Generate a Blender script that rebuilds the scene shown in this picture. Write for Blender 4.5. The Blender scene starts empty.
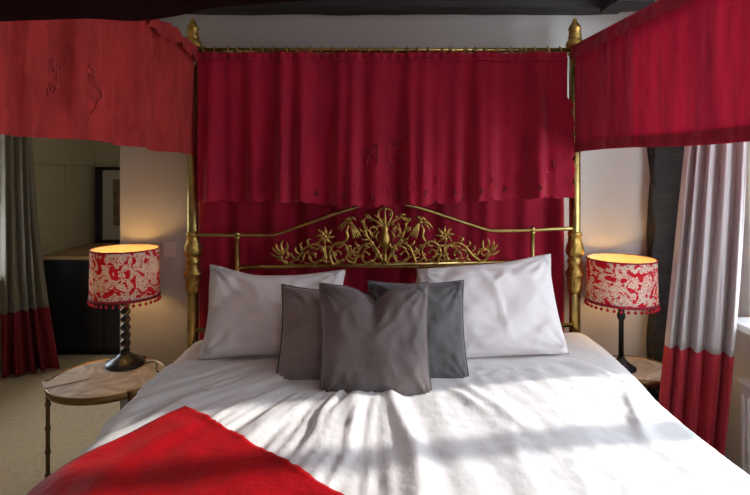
import bpy, bmesh, math, random
from mathutils import Vector, Matrix, noise
R = math.radians
PI = math.pi
rnd = random.Random(7)
C = bpy.context.scene.collection
VX, VY, F, HC = 360.0, 175.0, 520.0, 1.5

def P(px, py, Y):
    return Vector(((px - VX) * Y / F, Y, HC - (py - VY) * Y / F))

def sm(a, b, x):
    t = max(0.0, min(1.0, (x - a) / (b - a)))
    return t * t * (3 - 2 * t)

def nz(x, y=0.0, z=0.0):
    return noise.noise(Vector((x, y, z)))

# ------------------------------------------------------------------ materials
def new_mat(name):
    m = bpy.data.materials.new(name); m.use_nodes = True
    return m, m.node_tree.nodes, m.node_tree.links

def pmat(name, col, rough=0.6, metal=0.0, var=0.0, vscale=8.0, bump=0.0, bscale=60.0,
         sheen=0.0, coat=0.0, spec=0.5, stretch=(1, 1, 1), sheen_tint=None):
    m, N, L = new_mat(name)
    b = N['Principled BSDF']
    b.inputs['Base Color'].default_value = (*col, 1)
    b.inputs['Roughness'].default_value = rough
    b.inputs['Metallic'].default_value = metal
    b.inputs['Specular IOR Level'].default_value = spec
    b.inputs['Sheen Weight'].default_value = sheen
    if sheen_tint: b.inputs['Sheen Tint'].default_value = (*sheen_tint, 1)
    b.inputs['Coat Weight'].default_value = coat
    tc = N.new('ShaderNodeTexCoord'); mp = N.new('ShaderNodeMapping')
    mp.inputs['Scale'].default_value = stretch
    L.new(tc.outputs['Object'], mp.inputs['Vector'])
    if var > 0:
        n = N.new('ShaderNodeTexNoise'); n.inputs['Scale'].default_value = vscale; n.inputs['Detail'].default_value = 5
        L.new(mp.outputs[0], n.inputs['Vector'])
        r = N.new('ShaderNodeValToRGB')
        r.color_ramp.elements[0].position = 0.3; r.color_ramp.elements[1].position = 0.7
        r.color_ramp.elements[0].color = (*[c * (1 - var) for c in col], 1)
        r.color_ramp.elements[1].color = (*[min(1, c * (1 + var)) for c in col], 1)
        L.new(n.outputs['Fac'], r.inputs[0]); L.new(r.outputs[0], b.inputs['Base Color'])
    if bump > 0:
        n2 = N.new('ShaderNodeTexNoise'); n2.inputs['Scale'].default_value = bscale; n2.inputs['Detail'].default_value = 4
        L.new(mp.outputs[0], n2.inputs['Vector'])
        bp = N.new('ShaderNodeBump'); bp.inputs['Strength'].default_value = bump; bp.inputs['Distance'].default_value = 0.01
        L.new(n2.outputs['Fac'], bp.inputs['Height']); L.new(bp.outputs[0], b.inputs['Normal'])
    return m

def cloth_mat(name, col, transl=0.3, var=0.15, vscale=20, stretch=(1, 1, 1), bump=0.3, bscale=90, tcol=None, sheen=.35, bdist=.006):
    m, N, L = new_mat(name)
    b = N['Principled BSDF']; out = N['Material Output']
    b.inputs['Roughness'].default_value = 0.85
    b.inputs['Specular IOR Level'].default_value = 0.2
    b.inputs['Sheen Weight'].default_value = sheen; b.inputs['Sheen Tint'].default_value = (1, .35, .4, 1); b.inputs['Sheen Roughness'].default_value = .5
    tc = N.new('ShaderNodeTexCoord'); mp = N.new('ShaderNodeMapping'); mp.inputs['Scale'].default_value = stretch
    L.new(tc.outputs['Object'], mp.inputs['Vector'])
    n = N.new('ShaderNodeTexNoise'); n.inputs['Scale'].default_value = vscale; n.inputs['Detail'].default_value = 6
    L.new(mp.outputs[0], n.inputs['Vector'])
    r = N.new('ShaderNodeValToRGB')
    r.color_ramp.elements[0].position = 0.3; r.color_ramp.elements[1].position = 0.7
    r.color_ramp.elements[0].color = (*[c * (1 - var) for c in col], 1)
    r.color_ramp.elements[1].color = (*[min(1, c * (1 + var)) for c in col], 1)
    L.new(n.outputs['Fac'], r.inputs[0]); L.new(r.outputs[0], b.inputs['Base Color'])
    n2 = N.new('ShaderNodeTexNoise'); n2.inputs['Scale'].default_value = bscale; n2.inputs['Detail'].default_value = 4
    L.new(mp.outputs[0], n2.inputs['Vector'])
    bp = N.new('ShaderNodeBump'); bp.inputs['Strength'].default_value = bump; bp.inputs['Distance'].default_value = bdist
    L.new(n2.outputs['Fac'], bp.inputs['Height']); L.new(bp.outputs[0], b.inputs['Normal'])
    if transl > 0:
        t = N.new('ShaderNodeBsdfTranslucent'); mx = N.new('ShaderNodeMixShader')
        if tcol: t.inputs['Color'].default_value = (*tcol, 1)
        else: L.new(r.outputs[0], t.inputs['Color'])
        mx.inputs[0].default_value = transl
        L.new(b.outputs[0], mx.inputs[1]); L.new(t.outputs[0], mx.inputs[2]); L.new(mx.outputs[0], out.inputs['Surface'])
    return m

def damask_mat():
    m, N, L = new_mat('red_white_damask')
    b = N['Principled BSDF']; out = N['Material Output']
    b.inputs['Roughness'].default_value = 0.85; b.inputs['Specular IOR Level'].default_value = 0.15
    uv = N.new('ShaderNodeUVMap')
    n = N.new('ShaderNodeTexNoise'); n.inputs['Scale'].default_value = 3.4; n.inputs['Detail'].default_value = 2.5
    n.inputs['Distortion'].default_value = 2.2
    L.new(uv.outputs[0], n.inputs['Vector'])
    r = N.new('ShaderNodeValToRGB'); e = r.color_ramp.elements
    e[0].position = 0.465; e[0].color = (0.62, 0.012, 0.035, 1); e[1].position = 0.485; e[1].color = (0.80, 0.70, 0.62, 1)
    for p_, c_ in ((0.555, (0.80, 0.70, 0.62, 1)), (0.565, (0.50, 0.05, 0.06, 1)), (0.58, (0.50, 0.05, 0.06, 1)), (0.592, (0.80, 0.70, 0.62, 1))):
        k = e.new(p_); k.color = c_
    L.new(n.outputs['Fac'], r.inputs[0])
    # fine sprig pattern inside the white motifs
    n3 = N.new('ShaderNodeTexNoise'); n3.inputs['Scale'].default_value = 18.0; n3.inputs['Detail'].default_value = 1; n3.inputs['Distortion'].default_value = 1.5
    L.new(uv.outputs[0], n3.inputs['Vector'])
    r3 = N.new('ShaderNodeValToRGB'); e3 = r3.color_ramp.elements
    e3[0].position = 0.64; e3[0].color = (0, 0, 0, 1); e3[1].position = 0.67; e3[1].color = (0.5, 0.5, 0.5, 1)
    L.new(n3.outputs['Fac'], r3.inputs[0])
    mc = N.new('ShaderNodeMix'); mc.data_type = 'RGBA'
    L.new(r3.outputs[0], mc.inputs['Factor']); L.new(r.outputs[0], mc.inputs['A']); mc.inputs['B'].default_value = (0.6, 0.16, 0.12, 1)
    L.new(mc.outputs['Result'], b.inputs['Base Color'])
    t = N.new('ShaderNodeBsdfTranslucent'); L.new(mc.outputs['Result'], t.inputs['Color'])
    mx = N.new('ShaderNodeMixShader'); mx.inputs[0].default_value = 0.25
    L.new(b.outputs[0], mx.inputs[1]); L.new(t.outputs[0], mx.inputs[2]); L.new(mx.outputs[0], out.inputs['Surface'])
    return m

def marble_mat():
    m, N, L = new_mat('pale_marble')
    b = N['Principled BSDF']; b.inputs['Roughness'].default_value = 0.45
    tc = N.new('ShaderNodeTexCoord')
    n = N.new('ShaderNodeTexNoise'); n.inputs['Scale'].default_value = 5; n.inputs['Detail'].default_value = 8; n.inputs['Distortion'].default_value = 1.5
    L.new(tc.outputs['Object'], n.inputs['Vector'])
    r = N.new('ShaderNodeValToRGB'); e = r.color_ramp.elements
    e[0].position = 0.42; e[0].color = (0.70, 0.66, 0.60, 1); e[1].position = 0.6; e[1].color = (0.70, 0.66, 0.60, 1)
    k = e.new(0.5); k.color = (0.46, 0.40, 0.34, 1)
    L.new(n.outputs['Fac'], r.inputs[0]); L.new(r.outputs[0], b.inputs['Base Color'])
    return m

def glass_mat():
    m, N, L = new_mat('window_glass')
    out = N['Material Output']; N.remove(N['Principled BSDF'])
    t = N.new('ShaderNodeBsdfTransparent'); g = N.new('ShaderNodeBsdfGlossy'); g.inputs['Roughness'].default_value = 0.02
    mx = N.new('ShaderNodeMixShader'); mx.inputs[0].default_value = 0.06
    L.new(t.outputs[0], mx.inputs[1]); L.new(g.outputs[0], mx.inputs[2]); L.new(mx.outputs[0], out.inputs['Surface'])
    return m

def bulb_mat():
    m, N, L = new_mat('warm_bulb')
    b = N['Principled BSDF']; b.inputs['Base Color'].default_value = (1, .8, .5, 1)
    b.inputs['Emission Color'].default_value = (1.0, 0.60, 0.20, 1); b.inputs['Emission Strength'].default_value = BULB
    return m

BULB = 45.0
M = {}
M['wall'] = pmat('plaster', (0.53, 0.50, 0.465), .9, var=.04, vscale=3, bump=.15, bscale=25)
M['white_wall'] = pmat('white_plaster', (0.76, 0.76, 0.75), .85, bump=.1, bscale=25)
M['alcove'] = pmat('beige_panelling', (0.50, 0.43, 0.29), .7, var=.03, vscale=2, bump=.05)
M['ceiling'] = pmat('ceiling_white', (0.62, 0.6, 0.57), .9, bump=.1, bscale=20)
M['carpet'] = pmat('beige_carpet', (0.72, 0.55, 0.33), .95, var=.12, vscale=40, bump=.5, bscale=220, sheen=.3)
M['oak'] = pmat('black_oak', (0.022, 0.019, 0.017), .7, var=.5, vscale=6, bump=.6, bscale=18, stretch=(1, 1, 6))
M['beam'] = pmat('black_oak_beam', (0.02, 0.018, 0.017), .7, var=.5, vscale=6, bump=.6, bscale=18, stretch=(.2, 3, 3))
M['white_paint'] = pmat('white_paint', (0.78, 0.78, 0.77), .4)
M['glass'] = glass_mat()
M['brass'] = pmat('aged_brass', (0.52, 0.39, 0.14), .27, 1.0, var=.3, vscale=14, bump=.08, bscale=40)
M['cast'] = pmat('cast_gilt', (0.48, 0.31, 0.085), .38, 1.0, var=.4, vscale=40, bump=.5, bscale=70)
M['linen'] = pmat('white_cotton', (0.80, 0.785, 0.775), .75, bump=.22, bscale=28, sheen=.15, spec=.25, stretch=(1.4, 1, 1))
M['pillow'] = pmat('pink_bounce_pillowcase', (0.82, 0.765, 0.755), .8, bump=.2, bscale=22, spec=.2)  # white cotton with pink bounced light mixed into the base colour
M['mattress'] = pmat('mattress_ticking', (0.7, 0.68, 0.65), .9)
M['taupe'] = pmat('taupe_velvet', (0.25, 0.205, 0.19), .8, var=.1, vscale=9, bump=.25, bscale=60, sheen=.5, sheen_tint=(.7, .62, .6), spec=.2)
M['taupe_front'] = pmat('dark_taupe_velvet', (0.155, 0.130, 0.126), .8, var=.12, vscale=7, bump=.25, bscale=60, sheen=.5, sheen_tint=(.6, .55, .55), spec=.2)
M['slate'] = pmat('slate_velvet', (0.125, 0.118, 0.118), .8, var=.12, vscale=9, bump=.25, bscale=60, sheen=.5, sheen_tint=(.55, .55, .6), spec=.2)
M['piping'] = pmat('dark_piping', (0.06, 0.05, 0.047), .8)
M['throw'] = pmat('scarlet_velvet', (0.39, 0.0012, 0.006), .6, var=.1, vscale=14, bump=.35, bscale=45, sheen=.25, sheen_tint=(1, .04, .04), spec=.2)
M['red'] = cloth_mat('crimson_linen', (0.34, 0.007, 0.028), 0.0, var=.18, vscale=9, stretch=(1, 1, .5), bump=.5, bscale=50)
M['red_emb'] = pmat('crimson_embroidery', (0.17, 0.002, 0.012), .6)
M['red_mono'] = pmat('crimson_monogram', (0.26, 0.004, 0.018), .6)
M['red_mono2'] = pmat('red_monogram', (0.36, 0.02, 0.024), .6)
M['red_val'] = cloth_mat('red_slub_linen', (0.34, 0.006, 0.026), 0.14, var=.3, vscale=26, stretch=(1, 1, .12), bump=.3, bscale=60)
M['red_left'] = cloth_mat('brick_red_linen', (0.40, 0.034, 0.032), 0.10, var=.22, vscale=12, stretch=(1, 1, .4), bump=1.0, bscale=13, sheen=.05, bdist=.02)
M['red_backlit'] = pmat('backlit_red_linen', (0.026, 0.007, 0.007), .9, spec=.1, bump=.2, bscale=20)  # unlit, backlit side of the red valance, its shade put into the colour
M['drape'] = pmat('pale_mauve_satin', (0.47, 0.42, 0.415), .45, sheen=.3, bump=.08, bscale=30)
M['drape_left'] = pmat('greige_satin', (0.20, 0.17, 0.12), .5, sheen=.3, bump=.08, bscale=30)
M['drape_red'] = pmat('crimson_velvet_border', (0.36, 0.006, 0.018), .75, sheen=.6, sheen_tint=(1, .2, .25), bump=.1, bscale=50)
M['drape_red_shaded'] = pmat('shaded_crimson_border', (0.20, 0.004, 0.014), .8, bump=.1, bscale=50)  # same velvet as the other border, darkened to paint in weaker light
M['black_wood'] = pmat('ebonised_wood', (0.012, 0.010, 0.009), .3, coat=.3, var=.3, vscale=10)
M['black_metal'] = pmat('black_iron', (0.02, 0.02, 0.022), .45, .6)
M['bronze'] = pmat('bronze', (0.16, 0.105, 0.055), .4, .9, var=.3, vscale=25, bump=.2, bscale=50)
M['rim'] = pmat('dark_brass_rim', (0.30, 0.20, 0.09), .35, 1.0)
M['marble'] = marble_mat()
M['damask'] = damask_mat()
M['lining'] = cloth_mat('cream_lining', (.78, .66, .42), .22, var=.05)
M['trim_red'] = pmat('dark_red_braid', (0.32, 0.006, 0.03), .8)
M['pompom'] = pmat('red_pompom', (0.40, 0.008, 0.04), .95, bump=.6, bscale=300)
M['bulb'] = bulb_mat()
M['cabinet_black'] = pmat('cabinet_black', (0.009, 0.009, 0.010), .5)
M['cabinet_wood'] = pmat('cabinet_oak', (0.42, 0.26, 0.11), .5, var=.2, vscale=5, stretch=(.3, 3, 1))
M['frame_black'] = pmat('frame_black', (0.015, 0.014, 0.013), .4)
M['mount'] = pmat('cream_mount', (0.50, 0.45, 0.36), .8)
M['print'] = pmat('sepia_print', (0.20, 0.12, 0.055), .7, var=.5, vscale=9)
M['card'] = pmat('card_paper', (0.62, 0.58, 0.54), .5, var=.1, vscale=20)
M['plastic'] = pmat('socket_plastic', (0.78, 0.66, 0.60), .4)
M['cable'] = pmat('black_cable', (0.012, 0.012, 0.012), .5)

# ------------------------------------------------------------------ mesh helpers
W = {}
def link(name, me, mat=None, parent=None, smooth=True):
    """me: bmesh in world coordinates."""
    bmesh.ops.recalc_face_normals(me, faces=me.faces)
    if parent is None:
        xs = [v.co for v in me.verts]
        org = Vector(((min(v.x for v in xs) + max(v.x for v in xs)) / 2, (min(v.y for v in xs) + max(v.y for v in xs)) / 2, min(v.z for v in xs)))
    else:
        org = W[parent.as_pointer()]
    for v in me.verts: v.co -= org
    m = bpy.data.meshes.new(name); me.to_mesh(m); me.free()
    if smooth:
        for p in m.polygons: p.use_smooth = True
    if mat: m.materials.append(mat)
    o = bpy.data.objects.new(name, m); C.objects.link(o)
    if parent is None: o.location = org
    else: o.parent = parent
    W[o.as_pointer()] = org
    if smooth == 'auto':
        for p in m.polygons: p.use_smooth = True
        try: m.set_sharp_from_angle(angle=R(40))
        except Exception: pass
    return o

def empty(name, loc, label, cat, group=None):
    o = bpy.data.objects.new(name, None); C.objects.link(o); o.location = loc; o.empty_display_size = .1
    W[o.as_pointer()] = Vector(loc)
    return tag(o, label, cat, group)

def tag(o, label, cat, group=None):
    o['label'] = label; o['category'] = cat
    if group: o['group'] = group
    return o

def struct(o): o['kind'] = 'structure'; return o

def box(bm, lo, hi, bev=0.0):
    r = bmesh.ops.create_cube(bm, size=1)
    vs = r['verts']
    for v in vs:
        v.co = Vector([lo[i] + (v.co[i] + .5) * (hi[i] - lo[i]) for i in range(3)])
    if bev > 0:
        es = list({e for v in vs for e in v.link_edges})
        bmesh.ops.bevel(bm, geom=es, offset=bev, segments=2, affect='EDGES', profile=.5)

def boxes(*bs, bev=0.0):
    bm = bmesh.new()
    for lo, hi in bs: box(bm, lo, hi, bev)
    return bm

def tube(bm, pts, rad, seg=10, closed=False, caps=True):
    pts = [Vector(p) for p in pts]; n = len(pts)
    rads = rad if isinstance(rad, (list, tuple)) else [rad] * n
    tans = []
    for i in range(n):
        if closed: t = pts[(i + 1) % n] - pts[i - 1]
        else: t = pts[min(n - 1, i + 1)] - pts[max(0, i - 1)]
        if t.length < 1e-9: t = Vector((0, 0, 1))
        tans.append(t.normalized())
    a = tans[0].orthogonal().normalized()
    rings = []
    for i in range(n):
        t = tans[i]; a = (a - t * a.dot(t))
        if a.length < 1e-6: a = t.orthogonal()
        a.normalize(); b = t.cross(a)
        rings.append([bm.verts.new(pts[i] + (a * math.cos(2 * PI * k / seg) + b * math.sin(2 * PI * k / seg)) * rads[i]) for k in range(seg)])
    for i in range(n if closed else n - 1):
        A, B = rings[i], rings[(i + 1) % n]
        for k in range(seg): bm.faces.new((A[k], A[(k + 1) % seg], B[(k + 1) % seg], B[k]))
    if caps and not closed:
        bm.faces.new(rings[0][::-1]); bm.faces.new(rings[-1])

def lathe(bm, prof, cx, cy, seg=32, mod=None):
    rings = []
    for (r, z) in prof:
        ring = []
        for k in range(seg):
            a = 2 * PI * k / seg
            rr = r * (mod(a, z) if mod else 1)
            ring.append(bm.verts.new((cx + rr * math.cos(a), cy + rr * math.sin(a), z)))
        rings.append(ring)
    for A, B in zip(rings, rings[1:]):
        for k in range(seg): bm.faces.new((A[k], A[(k + 1) % seg], B[(k + 1) % seg], B[k]))
    if prof[0][0] > 1e-4: bm.faces.new(rings[0][::-1])
    if prof[-1][0] > 1e-4: bm.faces.new(rings[-1])

def ball(bm, c, r, sub=2):
    q = bmesh.ops.create_icosphere(bm, subdivisions=sub, radius=1)
    rr = r if isinstance(r, (list, tuple)) else (r, r, r)
    for v in q['verts']: v.co = Vector((c[0] + v.co.x * rr[0], c[1] + v.co.y * rr[1], c[2] + v.co.z * rr[2]))

def spline(pts, n=8):
    pts = [Vector(p) for p in pts]; out = []
    for i in range(len(pts) - 1):
        p0 = pts[max(0, i - 1)]; p1 = pts[i]; p2 = pts[i + 1]; p3 = pts[min(len(pts) - 1, i + 2)]
        for k in range(n):
            t = k / n
            out.append(.5 * ((2 * p1) + (-p0 + p2) * t + (2 * p0 - 5 * p1 + 4 * p2 - p3) * t * t + (-p0 + 3 * p1 - 3 * p2 + p3) * t ** 3))
    out.append(pts[-1]); return out

def grid(fn, nu, nv):
    bm = bmesh.new()
    V = [[bm.verts.new(fn(i / nu, j / nv)) for j in range(nv + 1)] for i in range(nu + 1)]
    for i in range(nu):
        for j in range(nv): bm.faces.new((V[i][j], V[i + 1][j], V[i + 1][j + 1], V[i][j + 1]))
    return bm

def solid(o, t, off=0):
    m = o.modifiers.new('thickness', 'SOLIDIFY'); m.thickness = t; m.offset = off
    return o

# ------------------------------------------------------------------ room shell
XL, XR, YB, YF, ZC = -2.65, 1.65, 5.2, -1.7, 2.5
YW = 2.60         # face of the wall behind the bed
struct(link('floor', boxes(((XL - .3, YF - .3, -.1), (XR + .3, YB + .2, 0))), M['carpet'], smooth=False))
struct(link('ceiling', boxes(((XL - .3, YF - .3, ZC), (XR + .3, YB + .2, ZC + .1))), M['ceiling'], smooth=False))
struct(link('wall_head', boxes(((-1.2, YW, 0), (XR + .3, YW + .15, ZC))), M['wall'], smooth=False))
struct(link('wall_back', boxes(((XL - .3, YB, 0), (-1.0, YB + .15, ZC)), ((-1.05, YW + .15, 0), (-.9, YB + .15, ZC))), M['alcove'], smooth=False))
# left wall with a window opening
WL = dict(y0=2.75, y1=3.82, z0=.75, z1=2.05)
struct(link('wall_left', boxes(((XL - .25, YF, 0), (XL, WL['y0'], ZC)), ((XL - .25, WL['y1'], 0), (XL, YB + .15, ZC)),
    ((XL - .25, WL['y0'], 0), (XL, WL['y1'], WL['z0'])), ((XL - .25, WL['y0'], WL['z1']), (XL, WL['y1'], ZC))), M['alcove'], smooth=False))
WR = dict(y0=.25, y1=2.20, z0=.88, z1=2.42)
struct(link('wall_right', boxes(((XR, YF, 0), (XR + .25, WR['y0'], ZC)), ((XR, WR['y1'], 0), (XR + .25, YW, ZC)),
    ((XR, WR['y0'], 0), (XR + .25, WR['y1'], WR['z0'])), ((XR, WR['y0'], WR['z1']), (XR + .25, WR['y1'], ZC))), M['white_wall'], smooth=False))
WF = dict(x0=.6, x1=1.3, z0=1.0, z1=1.9)  # unseen window behind the camera, added as fill for the bed and headboard
struct(link('wall_front', boxes(((XL - .3, YF - .25, 0), (WF['x0'], YF, ZC)), ((WF['x1'], YF - .25, 0), (XR + .3, YF, ZC)),
    ((WF['x0'], YF - .25, 0), (WF['x1'], YF, WF['z0'])), ((WF['x0'], YF - .25, WF['z1']), (WF['x1'], YF, ZC))), M['wall'], smooth=False))

def window_side(name, x0, x1, y0, y1, z0, z1, mull, sill_x=None):
    """frame in a wall that runs along Y; x0..x1 is the frame depth."""
    t = .05
    bs = [((x0, y0, z0), (x1, y0 + t, z1)), ((x0, y1 - t, z0), (x1, y1, z1)), ((x0, y0, z0), (x1, y1, z0 + t)), ((x0, y0, z1 - t), (x1, y1, z1))]
    for a, b in mull: bs.append(((x0, a, z0), (x1, b, z1)))
    w = struct(link(name, boxes(*bs, bev=.004), M['white_paint'], smooth=False))
    xm = (x0 + x1) / 2
    link('pane', boxes(((xm - .002, y0 + t * .5, z0 + t * .5), (xm + .002, y1 - t * .5, z1 - t * .5))), M['glass'], w, smooth=False)
    if sill_x: link('sill', boxes(((min(sill_x), y0 - .08, z0 - .012), (max(sill_x), y1 + .0, z0 + .02)), bev=.006), M['white_paint'], w, smooth=False)
    return w
window_side('window_1', XR + .15, XR + .20, WR['y0'], WR['y1'], WR['z0'], WR['z1'], [(1.68, 1.785), (.9, .98)], (1.53, XR + .15))
window_side('window_2', XL - .18, XL - .13, WL['y0'], WL['y1'], WL['z0'], WL['z1'], [(3.26, 3.31)], (XL - .13, XL + .06))
t = .05
bs = [((WF['x0'], YF - .2, WF['z0']), (WF['x0'] + t, YF - .15, WF['z1'])), ((WF['x1'] - t, YF - .2, WF['z0']), (WF['x1'], YF - .15, WF['z1'])),
      ((WF['x0'], YF - .2, WF['z0']), (WF['x1'], YF - .15, WF['z0'] + t)), ((WF['x0'], YF - .2, WF['z1'] - t), (WF['x1'], YF - .15, WF['z1'])), ((.93, YF - .2, WF['z0']), (.97, YF - .15, WF['z1']))]
w3 = struct(link('window_3_fill', boxes(*bs, bev=.004), M['white_paint'], smooth=False))  # frame of the added fill window
link('pane', boxes(((WF['x0'] + .02, YF - .177, WF['z0'] + .02), (WF['x1'] - .02, YF - .173, WF['z1'] - .02))), M['glass'], w3, smooth=False)

# wall-top beam (dark oak), slightly hewn
def rough_beam(lo, hi, axis, nseg, amp, seed):
    bm = bmesh.new(); rings = []
    other = [i for i in range(3) if i != axis]
    for i in range(nseg + 1):
        s = lo[axis] + (hi[axis] - lo[axis]) * i / nseg
        ring = []
        cs = []
        m_ = 4
        a0, a1 = lo[other[0]], hi[other[0]]; b0, b1 = lo[other[1]], hi[other[1]]
        for k in range(m_): cs.append((a0 + (a1 - a0) * k / m_, b0))
        for k in range(m_): cs.append((a1, b0 + (b1 - b0) * k / m_))
        for k in range(m_): cs.append((a1 - (a1 - a0) * k / m_, b1))
        for k in range(m_): cs.append((a0, b1 - (b1 - b0) * k / m_))
        for q, (a, b) in enumerate(cs):
            v = Vector((0, 0, 0)); v[axis] = s
            v[other[0]] = a + amp * nz(s * 5, q * .7, seed); v[other[1]] = b + amp * nz(s * 5, q * .7 + 9, seed + 3)
            ring.append(bm.verts.new(v))
        rings.append(ring)
    for A, B in zip(rings, rings[1:]):
        n = len(A)
        for k in range(n): bm.faces.new((A[k], A[(k + 1) % n], B[(k + 1) % n], B[k]))
    bm.faces.new(rings[0][::-1]); bm.faces.new(rings[-1])
    return bm
struct(link('trim_1', rough_beam((-1.18, 2.47, 2.298), (1.28, 2.59, 2.49), 0, 40, .007, 1), M['beam'], smooth='auto'))
# oak post in the corner right of the bed
struct(link('trim_2', rough_beam((1.435, 2.53, 0.0), (1.63, 2.595, 2.49), 2, 60, .022, 5), M['oak'], smooth='auto'))
struct(link('trim_3', boxes(((XL + .001, 3.95, 1.595), (XL + .018, YB - .01, 1.625)), ((XL + .001, 4.66, .85), (XL + .012, 4.685, 1.595)), bev=.003), M['alcove'], smooth=False))
struct(link('trim_4', rough_beam((1.14, 2.3, 2.27), (1.63, 2.465, 2.49), 0, 14, .012, 8), M['beam'], smooth='auto'))

# ------------------------------------------------------------------ four-poster bed
YP = 2.45
PXL, PXR = -.787, 1.012
BC = .12
YFOOT = .42
FLARE = .06
bed = empty('four_poster_bed', (BC, 1.4, 0), 'brass four-poster bed with gilt scrollwork headboard against the pale wall', 'bed')
brass, cast = M['brass'], M['cast']

def post_mesh(x, y, z0, z1, r=.0255):
    bm = bmesh.new(); lathe(bm, [(r, z0), (r, z1)], x, y, 24); return bm

def collar(x, y):
    prof = [(.030, 1.235), (.036, 1.228), (.036, 1.218), (.031, 1.212), (.033, 1.19), (.040, 1.165), (.045, 1.145), (.044, 1.130), (.033, 1.120), (.029, 1.110),
            (.038, 1.098), (.036, 1.085), (.030, 1.07), (.034, 1.058), (.044, 1.045), (.047, 1.034), (.040, 1.026), (.036, 1.01), (.037, .99), (.034, .97), (.036, .96), (.033, .952), (.026, .945)]
    bm = bmesh.new()
    lathe(bm, [(max(.0262, r * .9), z) for r, z in prof[::-1]], x, y, 40, lambda a, z: 1 + (.07 * math.cos(10 * a) * (1 if int(z * 90) % 2 else -1) if (1.115 < z < 1.215 or 1.02 < z < 1.09 or .965 < z < 1.015) else 0))
    return bm

def finial(x, y, zb):
    prof = [(.026, 0), (.034, .008), (.034, .016), (.026, .024), (.040, .045), (.046, .062), (.042, .082), (.030, .094), (.034, .104), (.031, .116), (.028, .145), (.034, .152), (.030, .162), (.024, .175), (.016, .188), (.010, .196), (.012, .203), (.008, .212), (.0, .216)]
    bm = bmesh.new(); lathe(bm, [(r * .92, zb + z * .83) for r, z in prof], x, y, 28); return bm

posts = [(PXL, YP, True), (PXR, YP, True), (PXL - FLARE * 2, YFOOT, False), (PXR + FLARE * 2, YFOOT, False)]
for x, y, head in posts:
    p = link('post', post_mesh(x, y, 0.0, 2.065), brass, bed)
    link('collar', collar(x, y), cast, p)
    link('finial', finial(x, y, 2.06), cast, p)
    bm = bmesh.new()        # the cast scroll bracket under the rail
    s = 1 if x > 0 else -1
    q = [(x - s * .012, y - .03, 2.06), (x - s * .02, y - .035, 2.03), (x - s * .004, y - .035, 2.0), (x + s * .012, y - .033, 1.97), (x + s * .016, y - .03, 1.94), (x + s * .008, y - .03, 1.92)]
    tube(bm, spline(q, 6), [.016 - .010 * k / 30 for k in range(31)], 8); link('bracket', bm, cast, p)
RZ = 2.088
def rail(name, a, b, r=.011, mat=None):
    bm = bmesh.new(); tube(bm, [a, b], r, 12); return link(name, bm, mat or brass, bed)
rail('canopy_rail', (PXL, YP, RZ), (PXR, YP, RZ))
for x, xf in ((PXL, PXL - 2 * FLARE), (PXR, PXR + 2 * FLARE)): rail('canopy_rail', (x, YP, RZ - .012), (xf, YFOOT, RZ - .012))
rail('canopy_rail', (PXL - 2 * FLARE, YFOOT, RZ - .012), (PXR + 2 * FLARE, YFOOT, RZ - .012))

# headboard rails, traced at their own distance
YH = 2.43
bm = bmesh.new()
top = [(196, 235), (240, 235), (268, 235.2), (277, 234), (290, 229.5), (340, 212), (350, 209), (362, 205.5), (375, 203.6), (386, 203.2), (398, 203.6), (410, 205.5), (422, 208.3), (432, 211.5), (480, 227.5), (490, 230.2), (498, 230.8), (530, 230), (573, 228.5)]
tube(bm, spline([P(x, y, YH) for x, y in top], 6), .0098, 12)
link('headboard_top_rail', bm, brass, bed)
bm = bmesh.new(); tube(bm, [P(238, 267.5, YH), P(532, 261.5, YH)], .0105, 12); link('headboard_lower_rail', bm, brass, bed)
bm = bmesh.new(); tube(bm, [P(196, 330, YH), P(573, 325, YH)], .0105, 12); link('headboard_bottom_rail', bm, brass, bed)
for px, y0, y1 in ((237.5, 234, 352), (532.5, 229, 350)):
    bm = bmesh.new(); tube(bm, [P(px, y0, YH), P(px, y1, YH)], .0105, 12)
    ball(bm, P(px, y0, YH), .014); lathe(bm, [(.014, P(px, y0 + 3.5, YH).z - .006), (.014, P(px, y0 + 3.5, YH).z + .006)], P(px, y0, YH).x, YH, 12)
    link('headboard_upright', bm, brass, bed)

# gilt scrollwork crest
def Q(pts, mirror=False):
    out = []
    for x, y in pts:
        if mirror: y = y - 6 * (385 - x) * 2 / 373 * .8; x = 770 - x
        else: y = y + 0.0
        out.append(P(x, y, YH - .006))
    return out
def leaf(bm, pts, r0, mirror, w=1.0):
    q = spline(Q(pts, mirror), 6); n = len(q)
    r0 *= .78
    tube(bm, q, [max(.0012, r0 * math.sin(PI * (.12 + .86 * i / (n - 1))) ** .8) for i in range(n)], 8)
def scroll(bm, pts, r0, r1, mirror):
    q = spline(Q(pts, mirror), 7); n = len(q)
    tube(bm, q, [r0 + (r1 - r0) * i / (n - 1) for i in range(n)], 8)
    ball(bm, q[-1], r1 * 1.9, 1)
    for i in range(5, n - 12, 6):          # little acanthus lobes along the scroll
        t = (q[i + 1] - q[i - 1]).normalized(); sd = Vector((-t.z, 0, t.x)) * (1 if (i // 6) % 2 else -1)
        a_ = q[i]; b_ = a_ + t * .008 + sd * .010; c_ = a_ + t * .019 + sd * .015
        tube(bm, [a_, b_, c_], [.0045, .0048, .0012], 6)
crest = link('headboard_crest', boxes((tuple(P(292, 266.3, YH) - Vector((0, .006, .004))), tuple(P(478, 266.3, YH) + Vector((0, .006, .010))))), cast, bed, smooth=False)
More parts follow.
